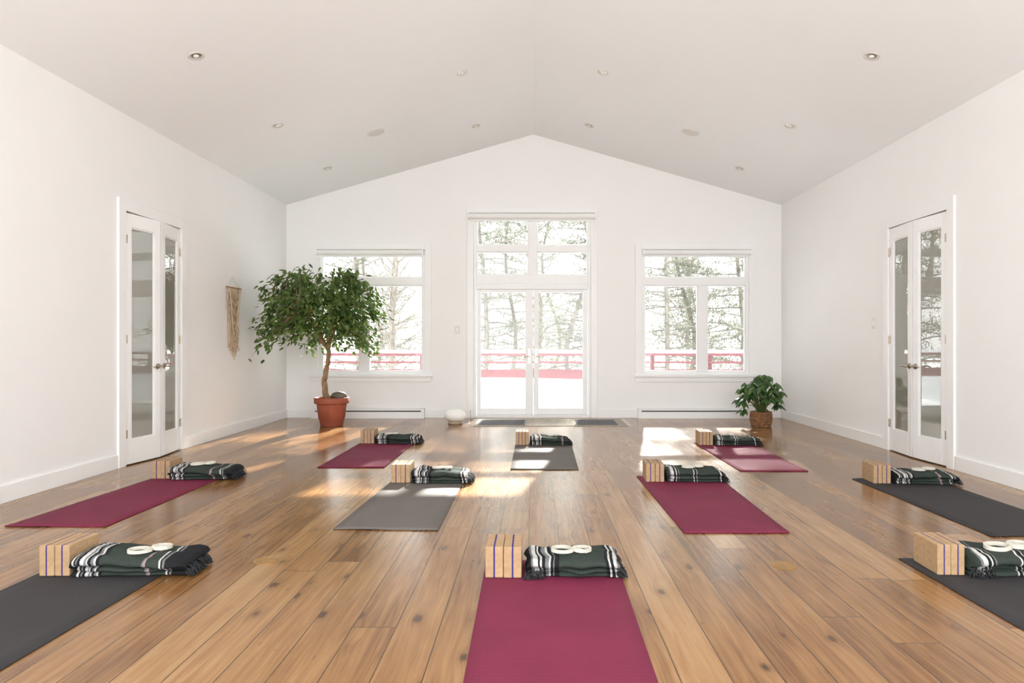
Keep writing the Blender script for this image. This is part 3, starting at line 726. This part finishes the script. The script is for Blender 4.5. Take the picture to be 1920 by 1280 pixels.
for q,(dep) in enumerate((.12,.22,.36,.52,.66)):
    for s in range(2):
        pts=[]
        for j in range(17):
            t_=j/16; w=1-.04*q; yy=ym+(t_-.5)*(y1-y0)*w; pts.append((XL+.044+.004*s,yy,zt-.01-s*.018-dep*(1-abs(2*t_-1)**1.8)))
        tube(V,Fc,pts,.0062,5)
p=mesh_obj('knotted_cords',V,Fc,M_cord,True); parent(p,e)

# ------------------------------------------------------------ white pebble
x,y=gp(853,795)
e=empty('pebble_diffuser',(x,y,0)); tag(e,'white rounded ceramic pebble diffuser on a small base','diffuser')
V=[];Fc=[]; prof=[]
for i in range(17):
    a=-math.pi/2+math.pi*i/16; prof.append((max(.004,.155*math.cos(a)**.8 if math.cos(a)>1e-6 else .004),.125+.09*math.sin(a)))
lathe(V,Fc,prof,40,(x,y+.02,0),1,.75); p=mesh_obj('pebble',V,Fc,M_ceramic,True); parent(p,e)
V=[];Fc=[]; lathe(V,Fc,[(.09,0),(.1,.004),(.1,.03),(.085,.042)],30,(x,y+.02,0),1,.8); p=mesh_obj('base',V,Fc,simple('pale_wood_base',(.4,.3,.2),.6),True); parent(p,e)
V=[];Fc=[]; tube(V,Fc,[(x+.08,y+.03,.01),(x+.16,y-.02,.006),(x+.21,y+.1,.006),(x+.17,y+.3,.006),(x+.15,YB-.03,.006),(x+.15,YB-.024,.12)],.004,6); p=mesh_obj('power_cord',V,Fc,M_switch,True); parent(p,e)

# ------------------------------------------------------------ rug and doormats
xa,ya=-.84,9.42; xb,yb=1.33,10.28
V=[];Fc=[]; addbox(V,Fc,xa,xb,ya,yb,0.0,.008)
o=mesh_obj('entrance_rug',V,Fc,M_rug); tag(o,'pale flat woven rug in front of the patio doors','rug')
rng=random.Random(9)
for sgn,xe in ((-1,xa),(1,xb)):
    V=[];Fc=[]
    for k in range(60):
        yy=ya+(k+.5)/60*(yb-ya); tube(V,Fc,[(xe,yy,.004),(xe+sgn*.03,yy+rng.uniform(-.005,.005),.003),(xe+sgn*.06,yy+rng.uniform(-.01,.01),.002)],.002,4)
    fr=mesh_obj('fringe',V,Fc,M_cream); fr.parent=o
for (c0,c1) in ((-.78,-.12),(.62,1.2)):
    V=[];Fc=[]; addbox(V,Fc,c0,c1,9.5,10.1,.0085,.016)
    for k in range(14): addbox(V,Fc,c0+.02,c1-.02,9.52+k*.04,9.54+k*.04,.016,.0185)
    o=mesh_obj('doormat',V,Fc,M_doormat); tag(o,'dark grey ribbed doormat laid on the pale rug','doormat','grey doormats on the rug')

# ------------------------------------------------------------ exterior
V=[];Fc=[]; nx,ny=24,20
for j in range(ny+1):
    for i in range(nx+1):
        X=-14+28*i/nx; Y=10.66+7.2*j/ny; t_=j/ny
        V.append((X,Y,-.10+.34*t_**1.5+.05*noise.noise(Vector((X*.5,Y*.5,1)))*min(1,t_*5)))
for j in range(ny):
    for i in range(nx):
        b=j*(nx+1)+i; Fc.append((b,b+1,b+nx+2,b+nx+1))
o=mesh_obj('snowy_deck',V,Fc,M_snow,True); tag(o,'deck outside covered in bright snow','deck'); o['kind']='stuff'
V=[];Fc=[]; nx,ny=30,30
for j in range(ny+1):
    for i in range(nx+1):
        X=-45+90*i/nx; Y=18.3+60*j/ny
        V.append((X,Y,-1.2+.02*(Y-18)+.5*noise.noise(Vector((X*.12,Y*.12,3)))))
for j in range(ny):
    for i in range(nx):
        b=j*(nx+1)+i; Fc.append((b,b+1,b+nx+2,b+nx+1))
o=mesh_obj('snowy_ground',V,Fc,M_snow,True); tag(o,'snow covered ground beneath the trees','ground'); o['kind']='stuff'
RY=18.0
def rz(py): return H-(py-644)*RY/F
e=empty('deck_railing',(0,RY,.2)); tag(e,'red painted wooden deck railing topped with snow','railing')
p=boxes('rail',[(-9.4,9.6,RY-.03,RY+.03,rz(667),rz(662)),(-9.4,9.6,RY-.02,RY+.02,rz(681),rz(677)),(-9.4,9.6,RY-.03,RY+.03,.1,rz(692))],M_red); parent(p,e)
for k in range(13):
    x=-9.2+1.55*k
    p=boxes('post',[(x-.05,x+.05,RY+.031,RY+.13,.05,rz(659))],M_red,.004); parent(p,e)
V=[];Fc=[]
pts=[(-9.4+k*.4,RY+.02,rz(661)+.02+.015*noise.noise(Vector((k*.7,0,0)))) for k in range(48)]
tube(V,Fc,pts,.06,8)
p=mesh_obj('snow_cap',V,Fc,M_snow,True); parent(p,e)

def pine(seed,ht,evergreen):
    r=random.Random(seed); V=[];Fc=[]; LV=[];LF=[]
    n=14; tr=[]
    for i in range(n+1):
        t_=i/n; tr.append(Vector((.6*noise.noise(Vector((t_*3,seed,0))),.6*noise.noise(Vector((t_*3,seed,9))),ht*t_)))
    tube(V,Fc,tr,[.085*(1-.85*i/n)+.008 for i in range(n+1)],7)
    nb=74 if evergreen else 58
    for k in range(nb):
        t_=.08+.90*(k/nb); base=tr[int(t_*n)].lerp(tr[min(n,int(t_*n)+1)],t_*n-int(t_*n))
        a=k*2.4+r.uniform(-.4,.4); ln=(2.6*(1-t_*.5) if evergreen else 2.8*(1-t_*.45))*r.uniform(.6,1.1)
        d=Vector((math.cos(a),math.sin(a),.1 if evergreen else .7)); p=base.copy(); pts=[p.copy()]
        for q in range(7):
            d=d+Vector((r.uniform(-.3,.3),r.uniform(-.3,.3),r.uniform(-.2,.15) if evergreen else r.uniform(-.3,.35)))
            p=p+d.normalized()*ln/7; pts.append(p.copy())
        tube(V,Fc,pts,[.028*(1-.8*i/7)*(1.2-t_)+.003 for i in range(8)],4,False)
        for q in range(1,8):
            for s in range(3):
                dd=Vector((r.uniform(-1,1),r.uniform(-1,1),r.uniform(-.3,.6))).normalized()
                l2=r.uniform(.25,.6)*(1-.25*t_)+.1; e2=pts[q]+dd*l2; m2=pts[q].lerp(e2,.5)+Vector((r.uniform(-.08,.08),r.uniform(-.08,.08),r.uniform(0,.08)))
                tube(V,Fc,[pts[q],m2,e2],[.008,.006,.003],3,False)
                for c in range(8 if evergreen else 2):
                    qn=m2.lerp(e2,r.random())+Vector((r.gauss(0,.07),r.gauss(0,.07),r.gauss(0,.05)))
                    d3=Vector((r.uniform(-1,1),r.uniform(-1,1),r.uniform(-.5,.7))).normalized(); sd=d3.cross(Vector((0,0,1))).normalized()
                    if evergreen:
                        b=len(LV); w=.020; lnn=r.uniform(.12,.24)
                        LV.extend([qn-sd*w,qn+sd*w,qn+d3*lnn]); LF.append((b,b+1,b+2))
                    else:
                        tube(V,Fc,[m2.lerp(e2,r.random()),qn+d3*.18],[.0045,.002],3,False)
    a=bpy.data.meshes.new('wood'); a.from_pydata([tuple(v) for v in V],[],Fc); a.materials.append(M_barkout)
    b=None
    if evergreen:
        b=bpy.data.meshes.new('needles'); b.from_pydata([tuple(v) for v in LV],[],LF); b.materials.append(M_needles)
    return a,b
vars_=[pine(1,11.5,True),pine(2,13.5,True),pine(3,12,False),pine(4,12.5,False)]
rng=random.Random(21)
spots=[(-8.6,22,0),(-6.4,24.5,1),(-4.4,21.5,3),(-3.0,26,1),(-1.6,22.0,1),(.2,24.5,3),(1.5,21.8,0),(2.9,24.4,0),(4.3,21.8,1),(5.6,25,0),(6.9,22.4,0),(9.0,26,1),(-10.5,27,1),(10.5,23,0),(-7.5,31,0),(0.8,33.5,0),(-4.0,34,1),(4.0,33,1),(8,33,0),(-12,34,0),(12.5,31,1),(-1.0,29,0),(2.8,29.5,2),(-6,28.5,2),(7,30,3)]
for (x,y,v) in spots:
    e=empty('pine_tree' if v<2 else 'bare_tree',(x,y,-1.15+.02*(y-18))); e.rotation_euler=(0,0,rng.uniform(0,6.28)); s=rng.uniform(.92,1.1); e.scale=(s,s,s)
    tag(e,'pale green pine tree in the snow outside' if v<2 else 'bare branching tree in the snow outside','tree','trees outside the windows')
    a,b=vars_[v]
    o=bpy.data.objects.new('trunk',a); C.objects.link(o); o.parent=e
    if b: o=bpy.data.objects.new('foliage',b); C.objects.link(o); o.parent=e

# ------------------------------------------------------------ light
w=bpy.data.worlds.new('sky'); S.world=w; w.use_nodes=True; nt=w.node_tree; bg=nt.nodes['Background']
tc=N(nt,'ShaderNodeTexCoord'); sp=N(nt,'ShaderNodeSeparateXYZ'); L(nt,tc.outputs['Generated'],sp.inputs[0])
L(nt,ramp(nt,sp.outputs[2],[(0.0,(1.0,1.0,1.0)),(0.5,(0.93,0.965,1.0))]),bg.inputs[0]); bg.inputs[1].default_value=4.0
sd=bpy.data.lights.new('sun','SUN'); sd.energy=28; sd.angle=math.radians(1.0); sd.color=(1,.97,.92)
so=bpy.data.objects.new('sun',sd); C.objects.link(so); so.rotation_euler=Vector((-.175,-1,-.57)).to_track_quat('-Z','Y').to_euler(); so.location=(3,20,12)

S.view_settings.view_transform='Standard'
S.view_settings.exposure=0.42

cam=bpy.data.cameras.new('camera'); co=bpy.data.objects.new('camera',cam); C.objects.link(co)
co.location=(0,0,H); co.rotation_euler=(math.radians(90),0,0)
cam.sensor_width=36; cam.lens=F/1920*36; cam.shift_x=-40/1920; cam.shift_y=4/1920; cam.clip_start=.05; cam.clip_end=300
S.camera=co
